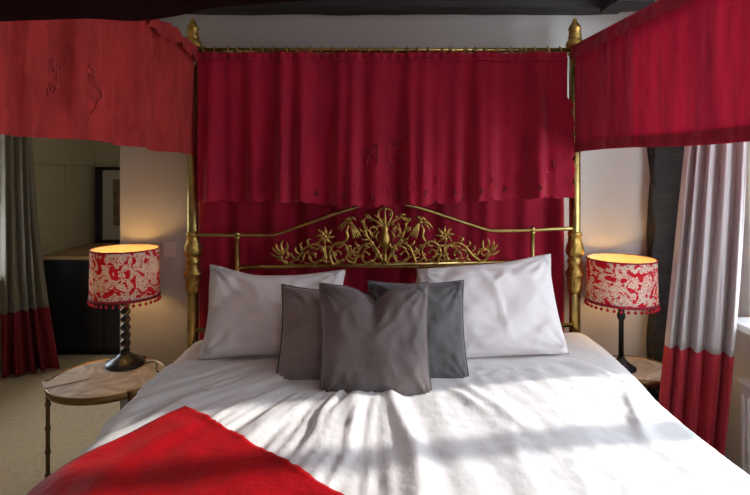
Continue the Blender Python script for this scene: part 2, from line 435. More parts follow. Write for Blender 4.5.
for mi in (False, True):
    bm = bmesh.new()       # end flame with its C-scroll
    scroll(bm, [(292, 264), (285.5, 263), (281.5, 258), (282.5, 252.5), (287, 251.5), (289, 255.5), (286, 258)], .0062, .0035, mi)
    for tip in ([(283, 257), (277, 257), (270.5, 253.5)], [(282.5, 256), (276, 252), (272, 247)], [(283, 254), (277, 248.5), (276.5, 243)], [(284, 253), (281, 246), (283, 240)], [(286, 252), (287.5, 247), (286.5, 242)]):
        leaf(bm, tip, .0085, mi)
    link('flame_scroll', bm, cast, crest)
    bm = bmesh.new()       # outer acanthus scroll
    scroll(bm, [(289, 264), (298, 257), (305, 248.5), (313, 244.5), (321, 247), (324.5, 254), (321, 261), (314, 262.5), (309, 258), (311, 253), (315.5, 253.5), (315.5, 257)], .0065, .0035, mi)
    for l in ([(296, 259), (292, 256), (291, 252)], [(300, 255), (295.5, 251), (296, 247)], [(304, 250), (300, 246), (302, 242.5)], [(310, 246), (307, 241), (311, 239)],
              [(302, 256), (303, 260), (299, 263)], [(309, 251), (304, 254), (305, 258)], [(321, 259), (326, 262), (330, 261)], [(313, 263), (308, 264), (304, 262)], [(318, 250), (313, 248), (309, 250)]):
        leaf(bm, l, .0072, mi)
    link('acanthus_scroll', bm, cast, crest)
    bm = bmesh.new()       # flowering sprig
    leaf(bm, [(326, 264), (325.5, 254), (325, 244)], .0075, mi)
    for r_, n_, wd in ((8.6, 8, .0095), (5.0, 6, .008)):
        for k in range(n_):
            a = k * 2 * PI / n_ + (.3 if n_ == 6 else 0); ca, sa = math.cos(a), math.sin(a)
            leaf(bm, [(325 + 1.2 * ca, 236.5 + 1.2 * sa), (325 + r_ * .6 * ca - .8 * sa, 236.5 + r_ * .6 * sa + .8 * ca), (325 + r_ * ca, 236.5 + r_ * sa)], wd, mi)
            if n_ == 8: ball(bm, Q([(325 + r_ * ca, 236.5 + r_ * sa)], mi)[0], .0052, 1)
    ball(bm, Q([(325, 236.5)], mi)[0], .011, 1)
    for l in ([(325.5, 248), (320, 247), (317, 250)], [(325.5, 248), (330, 247), (332, 250)]): leaf(bm, l, .009, mi)
    link('flower_sprig', bm, cast, crest)
    bm = bmesh.new()       # middle scroll
    scroll(bm, [(333, 264.5), (329.5, 255), (332, 246.5), (339, 242.5), (346, 246), (347.8, 254), (343.5, 260.5), (336.5, 260), (334.2, 254), (338, 250.5), (341, 254)], .0066, .0035, mi)
    for l in ([(331, 250), (334, 254), (333, 259)], [(343, 244), (340, 247), (336, 247)], [(346, 258), (350, 262), (354, 262)], [(340, 262), (335, 264), (330, 262.5)], [(345, 248), (349, 246), (352, 247)]):
        leaf(bm, l, .0072, mi)
    link('middle_scroll', bm, cast, crest)
    bm = bmesh.new()       # bird with hooked bill
    leaf(bm, [(344, 243), (347.5, 237), (346.5, 231), (349, 225)], .0095, mi)
    leaf(bm, [(352, 223), (346, 222.5), (341, 225), (337, 230)], .0085, mi)
    leaf(bm, [(346, 224), (342, 228), (341, 232)], .006, mi)
    for k in range(4): leaf(bm, [(351, 223 + k * .8), (355.5 - k * .9, 229 + k * 1.4), (361 - k * 2.4, 237 + k * 1.0)], .0098, mi)
    for l in ([(344, 221.5), (348, 218.5), (352, 220)], [(348, 221), (352.5, 217.5), (356, 220.5)]): leaf(bm, l, .0085, mi)
    ball(bm, Q([(350, 223)], mi)[0], (.014, .010, .011), 2)
    link('bird', bm, cast, crest)
    bm = bmesh.new()       # rosette between the scrolls
    for k in range(6):
        a = k * PI / 3; leaf(bm, [(352.5, 252), (352.5 + 3 * math.cos(a), 252 + 3 * math.sin(a)), (352.5 + 5.5 * math.cos(a), 252 + 5.5 * math.sin(a))], .0062, mi)
    ball(bm, Q([(352.5, 252)], mi)[0], .008, 1); link('rosette', bm, cast, crest)
    bm = bmesh.new()       # inner scroll
    scroll(bm, [(354, 264), (357, 255), (360.5, 247.5), (367.5, 243.5), (374.5, 247), (376.5, 255), (372.5, 261.5), (364.5, 262), (361.5, 256), (365, 251.5), (369, 254.5)], .0066, .0035, mi)
    for l in ([(362, 247), (357, 245), (355, 241)], [(372, 261), (377, 264), (381, 262)], [(358, 256), (354, 259), (350, 258)], [(370, 247), (366, 248), (363, 252)], [(375, 250), (379, 247), (380, 243)]):
        leaf(bm, l, .0072, mi)
    link('inner_scroll', bm, cast, crest)
    bm = bmesh.new()       # side arm of the lyre
    scroll(bm, [(384.5, 229), (378, 222.5), (371, 218.5), (364.5, 218.5), (362.5, 222), (365, 224.5)], .0062, .0035, mi)
    scroll(bm, [(384, 264), (379, 254), (373, 244), (368, 238), (365.5, 231), (363.5, 225), (361, 221)], .007, .004, mi)
    scroll(bm, [(377, 238), (371, 235), (370, 229), (374, 226), (377, 229.5), (374.5, 232)], .0052, .0028, mi)
    scroll(bm, [(384.8, 227), (380.5, 221), (378, 214.5), (380, 209.5), (384.5, 208.5)], .006, .0045, mi)
    for l in ([(371, 219), (368, 215), (364, 215.5)], [(366, 232), (361, 231), (359.5, 227)], [(369, 239), (364, 240), (361, 237.5)], [(380, 252), (375, 249), (372, 251)], [(379, 231), (376, 236), (378, 242)]):
        leaf(bm, l, .0074, mi)
    link('lyre_arm', bm, cast, crest)
bm = bmesh.new()
u = P(385, 240, YH - .006); k = YH / F
lathe(bm, [(.004, u.z - 24 * k), (.016, u.z - 22 * k), (.008, u.z - 18 * k), (.006, u.z - 12 * k), (.014, u.z - 9 * k), (.024, u.z - 3 * k), (.026, u.z + 2 * k), (.018, u.z + 7 * k), (.012, u.z + 9 * k), (.018, u.z + 11 * k), (.008, u.z + 14 * k), (.006, u.z + 20 * k), (.0, u.z + 36 * k)], u.x, u.y, 24, lambda a, z: 1 + .06 * math.cos(10 * a))
for c in ((385, 205.5), (385, 209), (379, 224), (391, 224)): ball(bm, P(c[0], c[1], YH - .008), .0085, 1)
link('urn', bm, cast, crest)

ZB = .735
link('bed_base', boxes(((BC - .88, .50, .12), (BC + .88, 2.40, .34)), bev=.02), M['mattress'], bed, smooth=False)
link('mattress', boxes(((BC - .83, .50, .34), (BC + .83, 2.385, .665)), bev=.05), M['mattress'], bed)
for sx in (-.78, .78):
    for yy in (.6, 2.3):
        bm = bmesh.new(); lathe(bm, [(.025, 0), (.03, .125)], BC + sx, yy, 12); link('leg', bm, M['black_wood'], bed)

# ------------------------------------------------------------------ duvet with its drape map
HW, RR = .93, .10
TC = Vector((-.553 - BC, 1.645))       # tip, in cloth coordinates
d1 = Vector((.735, -.678)).normalized(); d2 = Vector((-.52, -.855)).normalized()
def drape(a, y, off=0.0, damp=1.0):
    """a: distance across the cloth from the bed centre, y along the bed."""
    s = 1 if a >= 0 else -1; d = abs(a); flat = HW - RR; r = RR + off
    if d <= flat: X, Z, nx, nzv = d, ZB, 0, 1
    elif d <= flat + RR * PI / 2:
        t = (d - flat) / RR; X = flat + RR * math.sin(t); Z = ZB - RR + RR * math.cos(t); nx, nzv = math.sin(t), math.cos(t)
    else:
        e = d - flat - RR * PI / 2; X = HW + e * .05; Z = ZB - RR - e; nx, nzv = 1, 0
    Z += .016 * max(0, 1 - (X / HW) ** 2)
    if s > 0: X += .045 * sm(1.5, 2.3, y); Z += .034 * sm(1.7, 2.3, y) * sm(.35, .9, d)
    h = wrinkle(BC + s * X, y, d > flat + RR)
    h = max(h * damp + off, h + off * .8) if damp < 1 else h + off
    return Vector((BC + s * (X + nx * h), y, Z + nzv * h))

def seg_ridge(x, y, ax, ay, bx, by, w):
    dx, dy = bx - ax, by - ay; L2 = dx * dx + dy * dy
    t = ((x - ax) * dx + (y - ay) * dy) / L2; tc = max(0, min(1, t))
    d = math.hypot(x - ax - dx * tc, y - ay - dy * tc)
    return math.exp(-(d / w) ** 2) * (math.sin(PI * max(.02, min(.98, .06 + .9 * tc))) ** .7)

def wrinkle(x, y, side):
    h = .010 * nz(x * 2.2, y * 1.6, 3.1)
    fx, fy = .16, 2.5
    ang = math.atan2(x - fx, fy - y); r = math.hypot(x - fx, fy - y)
    left = sm(.25, -.15, x)
    # folds that fan out to the lower left, and run along the bed on the right
    v = nz(ang * 9 + .5 * nz(x * 3, y * 3, 7), r * 1.3, 1.7)
    v2 = nz(ang * 22 + .8 * nz(x * 4, y * 4, 2), r * 2.0, 5.7)
    h += left * sm(.3, .75, r) * (.013 * (1 - 2.4 * abs(v)) + .009 * (1 - 2.6 * abs(v2)) + .004 * (1 - 2.4 * abs(nz(ang * 44 + nz(x * 5, y * 5, 8), r * 2.6, 3.3))))
    rt = 1 - left
    w = nz(x * 7 + .6 * nz(x * 2, y * 2, 4) + .3 * y, y * 1.1, 9.2); w2 = nz(x * 19 + y * 3, y * 2.5, 2.2)
    h += rt * (.0065 * (1 - 2 * abs(w)) + .0022 * w2)
    h += .002 * nz(x * 30, y * 24, 6) * rt
    # the big centre pleat running down from the cushion
    cx = .125 + .02 * math.sin(y * 6)
    h += .017 * math.exp(-((x - cx) / (.020 + .012 * (1.9 - y))) ** 2) * sm(1.93, 1.84, y)
    h -= .007 * math.exp(-((x - cx - .06) / .04) ** 2) * sm(1.9, 1.75, y)
    h += .012 * math.exp(-((x - cx + .11 + .1 * (1.9 - y)) / .03) ** 2) * sm(1.9, 1.75, y)
    h += .017 * seg_ridge(x, y, .93, 1.80, .82, 1.50, .017)
    h += .015 * seg_ridge(x, y, .80, 2.12, .98, 1.86, .018)
    h += .012 * seg_ridge(x, y, .72, 2.14, .92, 1.92, .018)
    h += .012 * seg_ridge(x, y, .34, 1.93, .50, 1.50, .022)
    h += .012 * seg_ridge(x, y, .26, 1.96, .40, 1.62, .018)
    h += .010 * sm(.45, .15, abs(x - .32)) * sm(1.80, 1.95, y) * sm(2.1, 1.98, y) * nz(x * 26, y * 26, 3)
    h *= 1 - .85 * sm(1.74, 1.84, y) * sm(.36, .26, abs(x - .05))
    h *= (1 - .75 * sm(1.98, 2.2, y))
    if side: h *= .6
    qx, qy = x - BC - TC.x, y - TC.y; det = d1.x * d2.y - d1.y * d2.x
    tu, tv = (qx * d2.y - qy * d2.x) / det, (d1.x * qy - d1.y * qx) / det
    return h * (1 - .75 * sm(-.03, .04, min(tu, tv)))
DL = HW - RR + RR * PI / 2 + .36
def duv(u, v):
    a = -DL + 2 * DL * u; y = .47 + (2.405 - .47) * v
    return drape(a, y)
bm = grid(duv, 230, 190)
duvet = tag(link('duvet', bm, M['linen']), 'rumpled white cotton duvet spread over the bed, lit by window sun', 'duvet')
solid(duvet, .02, -1)

# scarlet throw, laid cornerwise
def thr(u, v):
    p = TC + d1 * (u * 1.30) + d2 * (v * 0.92)
    a, y = p.x, p.y
    e = .0
    wob = .008 * nz(u * 6, v * 6, 3) + .006 * nz(u * 14, v * 9, 8) + .010 * math.exp(-((u - .1) / .03) ** 2) * sm(.02, .1, v) * sm(.4, .2, v)
    edge = min(1, min(u * 1.3, v * .92) / .03)
    off = .028 + max(-.006, wob)
    return drape(a, y, off, .35)
throw = tag(link('throw_blanket', grid(thr, 120, 90), M['throw']), 'scarlet velvet throw laid cornerwise over the white duvet', 'throw')
solid(throw, .012, -1)

# ------------------------------------------------------------------ pillows and cushions
def pillow_bm(w, h, t, mat, seed, pin=.07, notch=0.0, wr=.006, creases=(), n=44, corner=(0, 0, 0, 0)):
    bm = bmesh.new()
    def pos(u, v, side):
        x = w / 2 * u * (1 - pin * (1 - v * v)); y = h / 2 * v * (1 - pin * 1.1 * (1 - u * u))
        prof = max(0.0, (1 - u * u) * (1 - v * v)) ** .42
        z = side * t / 2 * prof
        if notch:
            g = math.exp(-(u / .30) ** 2) * sm(-.2, 1.0, v); y -= notch * g * (.6 + .4 * (1 - min(1, abs(u) / .3)))
            if v > 0: z *= 1 - .35 * math.exp(-(u / .12) ** 2) * sm(.1, .9, v)
        # corner pulls  (tl, tr, bl, br)
        x += corner[0] * sm(.5, 1, -u) * sm(.5, 1, v) * -1 + corner[1] * sm(.5, 1, u) * sm(.5, 1, v)
        y += corner[2] * sm(.2, 1, -u) * sm(.2, 1, v) + corner[3] * sm(.2, 1, u) * sm(.2, 1, v)
        if 1 - abs(u) > 1e-6 and 1 - abs(v) > 1e-6:
            k = sm(0, .25, 1 - max(abs(u), abs(v)))
            z += side * k * wr * (1.3 * nz(u * 2.4 + seed, v * 2.4, seed) + .9 * (1 - 2.5 * abs(nz(u * 3.2 + v * 2 + seed, v * 3 - u * 2, seed + 4))) * (.3 + .7 * (u * u + v * v)))
            # stretch folds that fan from the corners
            for cu, cv in ((-1, 1), (1, 1), (-1, -1), (1, -1)):
                du, dv = u - cu, v - cv; rr = math.hypot(du, dv)
                an = math.atan2(dv * cv, du * cu)
                z += side * wr * 1.2 * math.sin(an * 16 + seed) * math.exp(-(rr / .42) ** 2) * sm(0, .12, rr)
            if side > 0:
                for (ax, ay, bx, by, amp, wd) in creases: z += amp * seg_ridge(u, v, ax, ay, bx, by, wd)
        return mat @ Vector((x, y, z))
    for side in (1, -1):
        V = [[bm.verts.new(pos(2 * i / n - 1, 2 * j / n - 1, side)) for j in range(n + 1)] for i in range(n + 1)]
        for i in range(n):
            for j in range(n):
                f = (V[i][j], V[i + 1][j], V[i + 1][j + 1], V[i][j + 1]); bm.faces.new(f if side > 0 else f[::-1])
    bmesh.ops.remove_doubles(bm, verts=bm.verts, dist=1e-5)
    rim = [pos(2 * i / n - 1, -1, 1) for i in range(n)] + [pos(1, 2 * i / n - 1, 1) for i in range(n)] + [pos(1 - 2 * i / n, 1, 1) for i in range(n)] + [pos(-1, 1 - 2 * i / n, 1) for i in range(n)]
    return bm, rim

def placed(xc, yc, zc, lean, yaw, roll):
    """a pillow standing on its long edge: local x across, y up, z to the camera; lean tips the top backwards."""
    up = Matrix(((1, 0, 0), (0, 0, -1), (0, 1, 0))).to_4x4()
    return Matrix.Translation((xc, yc, zc)) @ Matrix.Rotation(yaw, 4, 'Z') @ Matrix.Rotation(-lean, 4, 'X') @ up @ Matrix.Rotation(roll, 4, 'Z')

def pillow(name, label, cat, w, h, t, mat4, mt, seed, pip=True, group=None, pm='piping', **kw):
    bm, rim = pillow_bm(w, h, t, mat4, seed, **kw)
    o = link(name, bm, mt); tag(o, label, cat, group)
    if pip:
        b2 = bmesh.new(); tube(b2, rim, .0035, 8, closed=True); link('piping', b2, M[pm], o)
    return o
PG = 'white pillows against the headboard'
pillow('pillow', 'plain white pillow with a sagging top edge, beside the left bedpost', 'pillow',   .605, .36, .16,
       placed(-.36, 2.19, .914, R(24), R(2), R(0)), M['pillow'], 2.3, False, PG, pin=.08, wr=.013, corner=(-.01, .0, .035, .01))
pillow('pillow', 'creased white pillow by the right bedpost, its right corner raised', 'pillow', .605, .40, .16,
       placed(.54, 2.20, .934, R(24), R(-2), R(4)), M['pillow'], 5.1, False, PG, pin=.04, wr=.010,
       creases=((-.12, .88, .08, .45, .012, .05), (.30, .75, .08, .45, .012, .05), (.08, .45, .20, -.65, .010, .035)), corner=(-.02, .01, -.01, .02))
CG = 'grey velvet cushions in front of the pillows'
pillow('cushion', 'taupe velvet cushion with dark piping, in front of the sagging white pillow', 'cushion', .385, .38, .12,
       placed(-.120, 1.985, .882, R(19), R(4), R(-3)), M['taupe'], 1.2, True, CG, pin=.085, wr=.010, corner=(0, 0, 0, -.02))
pillow('cushion', 'slate grey velvet cushion leaning on the creased white pillow', 'cushion', .375, .385, .12,
       placed(.220, 1.995, .900, R(19), R(-3), R(1)), M['slate'], 8.4, True, CG, pin=.07, wr=.010, pm='slate')
pillow('cushion', 'dark taupe velvet cushion with chopped top, standing foremost in the middle', 'cushion', .40, .415, .14,
       placed(.052, 1.85, .906, R(13), R(-2), R(1)), M['taupe_front'], 4.4, True, CG, pin=.075, notch=.055, wr=.009, pm='taupe_front')

# ------------------------------------------------------------------ red hangings
# curtain behind the headboard
def fold(x, z, seed, amp):
    return amp * (.25 * math.sin(x * 76 + 3 * nz(x * 4, z * .4, seed + 6)) + .6 * math.sin(x * 38 + 1.6 * nz(x * 3, 0, seed) * 3 + .3 * z) + .45 * math.sin(x * 21 + seed + 1.5 * nz(x * 2, z * .5, seed + 2)) + .5 * nz(x * 9, z * .7, seed))
def rear(u, v):
    x = -.785 + 1.775 * u; z = .30 + 1.73 * v
    return Vector((x, 2.535 + fold(x, z, 2.0, .022), z))
o = tag(link('bed_curtain', grid(rear, 220, 40), M['red']), 'plain crimson curtain hanging behind the brass headboard', 'curtain')
solid(o, .004)
bm = bmesh.new(); tube(bm, [(-.70, 2.535, 2.04), (.90, 2.535, 2.04)], .008, 10)
for x in (-.70, .90): tube(bm, [(x, 2.535, 2.04), (x, 2.60, 2.04)], .006, 8)
link('curtain_rod', bm, brass, o)

# scalloped panel on the top rail
PX0, PX1 = -.752, .958
def scal(s, per):
    t = (s / per) % 1.0
    return .016 * abs(math.sin(PI * t)) ** .7 + .006 * abs(math.sin(3 * PI * t))
def zbot(x):
    return 1.392 - .022 * math.exp(-((x - .05) / .3) ** 2) + .022 * sm(.3, .95, x)
def pel(u, v):
    x0 = PX0 + (PX1 - PX0) * u
    zb = zbot(x0) - scal(x0 - .1, .125) * (1 if x0 > -.2 else .6)
    z = 2.068 + (zb - 2.068) * v
    x = x0 * (1 - .032 * v) + (.012 + scal(z, .105)) * sm(.97, 1, u) * sm(1.86, 1.82, z)
    a = .014 + .032 * sm(0, 1, v)
    y = 2.420 - .030 * v - .95 * a + fold(x0, z, 5.0, a) + .006 * nz(x * 9, z * 9, 2) * v
    # gathered heading
    y += .004 * math.sin(x0 * 160) * sm(.08, .0, v)
    return Vector((x, min(y, 2.43) if v < .9 else min(y, 2.412), z))
pelmet = tag(link('bed_pelmet', grid(pel, 400, 70), M['red']), 'crimson scalloped linen panel gathered on the brass rail above the headboard', 'bed hanging')
solid(pelmet, .003)
# seam of the heading
bm = grid(lambda u, v: pel(u, .045 + .018 * v) + Vector((0, -.006, 0)), 300, 1); o = link('heading_seam', bm, M['red'], pelmet); solid(o, .002)
def on_pel(px, py):
    q = P(px, py, 2.40)
    u = (q.x - PX0) / (PX1 - PX0); v = (2.068 - q.z) / (2.068 - zbot(q.x))
    return pel(min(.965, max(0, u)), max(0, min(.97, v))) + Vector((0, -.004, 0))
# rings on the rail
for i in range(31):
    x = PX0 + .02 + (PX1 - PX0 - .04) * (i + .35 * (rnd.random() - .5)) / 30
    bm = bmesh.new(); tube(bm, [(x + .003 * math.sin(a * 2), YP + .0185 * math.cos(a), RZ - .002 + .0185 * math.sin(a)) for a in [2 * PI * k / 14 for k in range(14)]], .0038, 6, closed=True)
    link('ring', bm, cast, pelmet)
# cut-work eyelets above the scalloped edge
for px, py in ((425, 189), (455, 189), (480.5, 187), (508, 186), (537.5, 184), (556, 161), (400, 192), (372, 193), (344, 192), (316, 190)):
    bm = bmesh.new()
    for k in range(4):
        a = PI / 4 + k * PI / 2 + PI / 4
        q = [on_pel(px + r * math.cos(a), py + r * math.sin(a) * 1.2) for r in (.2, 1.6, 3.0)]
        tube(bm, spline(q, 4), [.0015, .0028, .0032, .0042, .0044, .0044, .004, .003, .0012], 6)
    link('eyelet', bm, M['red_emb'], pelmet)
# embroidered sprays beside the eyelets and monogram in the middle
def stitch(name, curves, fn, parent, r=.0032, mat='red_emb'):
    bm = bmesh.new()
    for c in curves: tube(bm, spline([fn(x, y) for x, y in c], 5), r, 6)
    return link(name, bm, M[mat], parent)
mono = [[(366, 163), (370, 150), (377, 143), (378, 152), (377, 163)], [(362, 149), (367, 146), (372, 150), (379, 149)], [(368, 156), (374, 154), (379, 156)],
        [(364, 147), (361, 150), (364, 153)], [(400, 141), (395, 137), (390, 140), (387, 147), (387, 156), (390, 162), (396, 163), (399, 158)], [(391, 138), (394, 143), (399, 145)],
        [(392, 152), (397, 150), (402, 152)], [(399, 158), (403, 163), (408, 166)], [(400, 141), (404, 138), (410, 139)], [(386, 165), (392, 169), (398, 166)]]
stitch('monogram_letter', mono[:4], on_pel, pelmet, .0034, 'red_mono'); stitch('monogram_letter', mono[4:], on_pel, pelmet, .0034, 'red_mono')
for px, py in ((440, 181), (467, 180), (494, 179), (523, 177), (547, 172), (412, 184), (386, 186), (358, 186)):
    sp = [[(px - 5, py + 5), (px - 2, py), (px + 3, py - 3), (px + 6, py - 2)], [(px - 2, py), (px - 4, py - 4), (px - 1, py - 7)], [(px + 2, py - 2), (px + 2, py + 4), (px + 5, py + 6)]]
    stitch('embroidery_spray', sp, on_pel, pelmet, .0024, 'red')

# side valances of the canopy
def val_off(s, z, seed, amp, L):
    h = (RZ - z) / .47
    off = amp * (.55 * math.sin(s * 9 + seed + 1.5 * nz(s * 1.5, 0, seed)) + .7 * nz(s * 5.5, z * .8, seed) + .35 * nz(s * 13, z * 2.2, seed + 3)) * (.25 + .9 * max(0, h)) + .0035 * nz(s * 30, z * 18, seed + 5) + crumple(s, z, seed, amp)
    return .014 + (amp * .6 + off) * (.12 + .88 * sm(0, .35, s))
def crumple(s, z, seed, amp):
    k = amp / .028
    a = nz(s * 5.2 + .25 * z, z * .6, seed + 11); b = nz(s * 14 + 2 * nz(s * 3, z * 3, 4), z * 3.0, seed + 17); c = nz(s * 9 + z * 9, z * 14 - s * 7, seed + 21)
    pl = 0.0
    if amp > .02:           # pressed pleat lines: a slow rise and a quick drop
        for s0, wd, ht in ((.406, .10, .030), (.674, .09, .032), (.85, .07, .036), (1.0, .08, .030), (1.17, .09, .034)):
            ds = s - s0 - .012 * nz(z * 4, s0, 3)
            if -wd < ds < 0: pl += ht * (1 + ds / wd)
            elif 0 <= ds < .012: pl += ht * (1 - ds / .012)
    return pl + k * (.07 * (.45 - abs(a)) + .022 * (.35 - abs(b)) * (1 if amp > .02 else .25) + .013 * (.35 - abs(c)))
def valance(name, label, A, B, zt, zb_fn, mat, inward, amp, seed, hem=.036, flap=.05, flapscal=False, flapmat=None):
    A, B = Vector(A), Vector(B); d = (B - A); L = d.length; dn = d.normalized(); nrm = Vector((dn.y, -dn.x, 0))
    if nrm.dot(Vector(inward)) < 0: nrm = -nrm
    def at(u, z, extra=0.0):
        s = u * L
        return A + d * u + nrm * (val_off(s, z, seed, amp, L) + extra) + Vector((0, 0, z))
    def body(u, v):
        z = zt + (zb_fn(u) - zt) * v
        return at(u, z)
    o = tag(link(name, grid(body, 200, 50), mat), label, 'bed valance', 'red valances of the canopy')
    # hem band
    bm = grid(lambda u, v: at(u, zb_fn(u) - .002 + (hem + .002) * v, .0045), 200, 3); q = link('hem', bm, mat, o)
    if flap:
        def fl(u, v):
            drop = flap
            if flapscal: drop = flap + .014 * abs(math.sin(u * L / .11 * PI)) + .006 * nz(u * 20, 0, 3)
            if v < .25:
                a = PI * (v / .25); r = .016
                p = A + d * u + Vector((0, 0, zt - .004)); return p + nrm * (r * 1.35 * (1 - math.cos(a)) - .004 + amp * .35 * (v / .25)) + Vector((0, 0, r * math.sin(a)))
            t = (v - .25) / .75
            p = at(u, zt - .004 - drop * t, .014 + .010 * t); return p
        link('folded_edge', grid(fl, 160, 16), flapmat or mat, o)
    return o
zL = lambda u: 1.588 + .012 * math.sin(u * 3) - .006 * u + .004 * math.sin(u * 17)
valance('canopy_valance', 'brick red linen valance on the side by the curtained alcove, with a monogram', (PXL - .0, 2.415, 0), (PXL - 2 * FLARE, YFOOT + .03, 0), RZ, zL, M['red_left'], (1, 0, 0), .028, 1.0, hem=.058, flapscal=True)
leftv = bpy.context.scene.objects['canopy_valance']
zR = lambda u: 1.606 - .018 * sm(0, .8, u) + .004 * math.sin(u * 11)
valance('canopy_valance', 'crimson slub linen valance on the window side of the bed', (PXR - .0, 2.415, 0), (PXR + 2 * FLARE, YFOOT + .03, 0), RZ, zR, M['red_val'], (-1, 0, 0), .008, 4.0, hem=.042)
zF = lambda u: 1.6125 + .011 * sm(.365, .40, u) + .007 * sm(.40, .48, u) + .035 * sm(.46, .62, u)
valance('canopy_valance', 'red valance edge with backlit shade in its colour, hanging across the foot end, nearest the camera', (PXL - 2 * FLARE - .0, YFOOT - .02, 0), (PXR + 2 * FLARE + .0, YFOOT - .02, 0), RZ, zF, M['red_backlit'], (0, -1, 0), .006, 7.0, flap=0)

# monogram on the brick red valance
def on_val(px, py):
    # intersection of the view ray with the valance plane
    ax, ay, bx, by = PXL + .028, 2.415, PXL - 2 * FLARE + .028, YFOOT
    kx = (px - VX) / F; sl = (bx - ax) / (by - ay)
    Y = (ax - sl * ay) / (kx - sl)
    p = P(px, py, Y)
    u = (2.415 - Y) / (2.415 - YFOOT - .03)
    dl = Vector((PXL - 2 * FLARE, YFOOT + .03, 0)) - Vector((PXL, 2.415, 0)); L = dl.length; dn = dl.normalized(); nrm = Vector((-dn.y, dn.x, 0))
    if nrm.x < 0: nrm = -nrm
    return Vector((PXL, 2.415, 0)) + dl * u + nrm * (val_off(u * L, p.z, 1.0, .028, L) + .002) + Vector((0, 0, p.z))
m1 = [[(42, 73), (42, 64), (46, 59), (50, 62), (50, 70), (46, 73)], [(42, 73), (49, 72), (55, 70), (54, 64), (53, 76), (53, 90)], [(44, 95), (42, 88), (45, 83), (49, 87), (48, 94), (44, 95)], [(46, 64), (46, 70)], [(46, 86), (46, 92)]]
m2 = [[(74, 66), (79, 70), (80, 76), (74, 74)], [(76, 84), (75, 92), (78, 99), (82, 98), (82, 90), (79, 86), (76, 84)], [(80, 100), (79, 108), (74, 114)], [(73, 78), (76, 82), (81, 82)]]
stitch('monogram_letter', m1, on_val, leftv, .0026, 'red_mono2'); stitch('monogram_letter', m2, on_val, leftv, .0026, 'red_mono2')

# ------------------------------------------------------------------ window curtains
def drapery(name, label, A, B, A2, B2, ztop, zbot_, zband, nf, amp, mats, seed, group='window curtains with red borders'):
    """A,B: ends at the top; A2,B2: ends at the bottom."""
    A, B, A2, B2 = Vector(A), Vector(B), Vector(A2), Vector(B2)
    def at(u, z):
        t = (ztop - z) / (ztop - zbot_)
        a = A.lerp(A2, t if A.x > 0 else t * t); b = B.lerp(B2, t * t); d = (b - a); n = Vector((d.y, -d.x)).normalized()
        ph = 2 * PI * nf * u + 2.6 * nz(u * 3.2, z * .35, seed)
        s = math.sin(ph); o = amp * (s + .28 * math.sin(2 * ph + 1)) * (.75 + .25 * t) * (.85 + .8 * nz(u * 4, z * .3, seed)) + .006 * nz(u * 12, z * 3, seed)
        p = a + d * (u + .012 * math.cos(ph)) + n * o
        return Vector((p.x, p.y, z))
    o = tag(link(name, grid(lambda u, v: at(u, zband + (ztop - zband) * v), 140, 50), mats[0]), label, 'curtain', group)
    solid(o, .004)
    b = link('red_border', grid(lambda u, v: at(u, zbot_ + (zband + .001 - zbot_) * v), 140, 24), mats[1], o); solid(b, .006)
    return o
drapery('window_curtain', 'pale mauve satin curtain with a crimson border, beside the sunlit window', (1.44, 2.20), (1.545, 2.05), (1.215, 2.20), (1.445, 2.12), 2.33, .03, .775, 4.4, .032, (M['drape'], M['drape_red']), 2.0)
drapery('window_curtain', 'greige satin curtain with a crimson border in painted shade, beside the black cabinet', (-2.56, 3.70), (-2.53, 3.98), (-2.62, 3.80), (-2.31, 4.0), 2.25, .02, .49, 4.4, .045, (M['drape_left'], M['drape_red_shaded']), 6.0)

# radiator under the right window
bm = boxes(((1.545, .95, .14), (1.60, 2.12, .66)), bev=.012)
for i in range(38):
    y = .99 + i * .0295
    box(bm, (1.535, y, .18), (1.548, y + .018, .62), .005)
rad = tag(link('radiator', bm, M['white_paint'], smooth='auto'), 'white panel radiator below the window sill', 'radiator')
link('top_grille', boxes(((1.535, .945, .655), (1.605, 2.125, .672)), bev=.004), M['white_paint'], rad, smooth=False)
for y in (1.1, 2.0): link('foot', boxes(((1.555, y - .02, 0), (1.59, y + .02, .15))), M['white_paint'], rad, smooth=False)

# ------------------------------------------------------------------ side tables
def side_table(x, y, z, r, label, angs):
    t = empty('side_table', (x, y, 0), label, 'side table', 'round marble side tables')
    bm = bmesh.new(); lathe(bm, [(r - .006, z - .018), (r - .004, z - .002), (r - .010, z)], x, y, 64); link('tabletop', bm, M['marble'], t, smooth='auto')
    bm = bmesh.new(); lathe(bm, [(r - .006, z - .026), (r + .004, z - .026), (r + .006, z - .014), (r + .005, z + .002), (r - .001, z + .003), (r - .004, z - .010), (r - .006, z - .026)], x, y, 64)
    link('rim', bm, M['rim'], t)
    for a in angs:
        lx, ly = x + (r + .004) * math.cos(a), y + (r + .004) * math.sin(a)
        bm = bmesh.new(); prof = [(.011, 0), (.011, .01)]
        nn = 6
        for k in range(nn):
            z0 = .01 + (z - .005) * k / nn; z1 = .01 + (z - .005) * (k + 1) / nn
            prof += [(.0085, z0 + .012), (.0085, z1 - .012), (.0125, z1 - .004), (.0125, z1)]
        lathe(bm, prof, lx, ly, 12); link('leg', bm, M['bronze'], t)
    bm = bmesh.new(); pts = [Vector((x + (r - .005) * math.cos(a), y + (r - .005) * math.sin(a), .16)) for a in [2 * PI * k / 48 for k in range(48)]]
    tube(bm, pts, .007, 8, closed=True); link('stretcher_ring', bm, M['bronze'], t)
    return t
TX, TY, TZ, TR = -1.108, 2.29, .615, .234
side_table(TX, TY, TZ, TR, 'round marble side table with bronze bamboo legs, left of the bed near the cabinet', (R(195), R(315), R(75)))
SX, SY, SR, SZ = 1.295, 2.43, .160, .60
side_table(SX, SY, SZ, SR, 'small round side table half hidden between the bed and window curtain', (R(-80), R(160), R(40)))
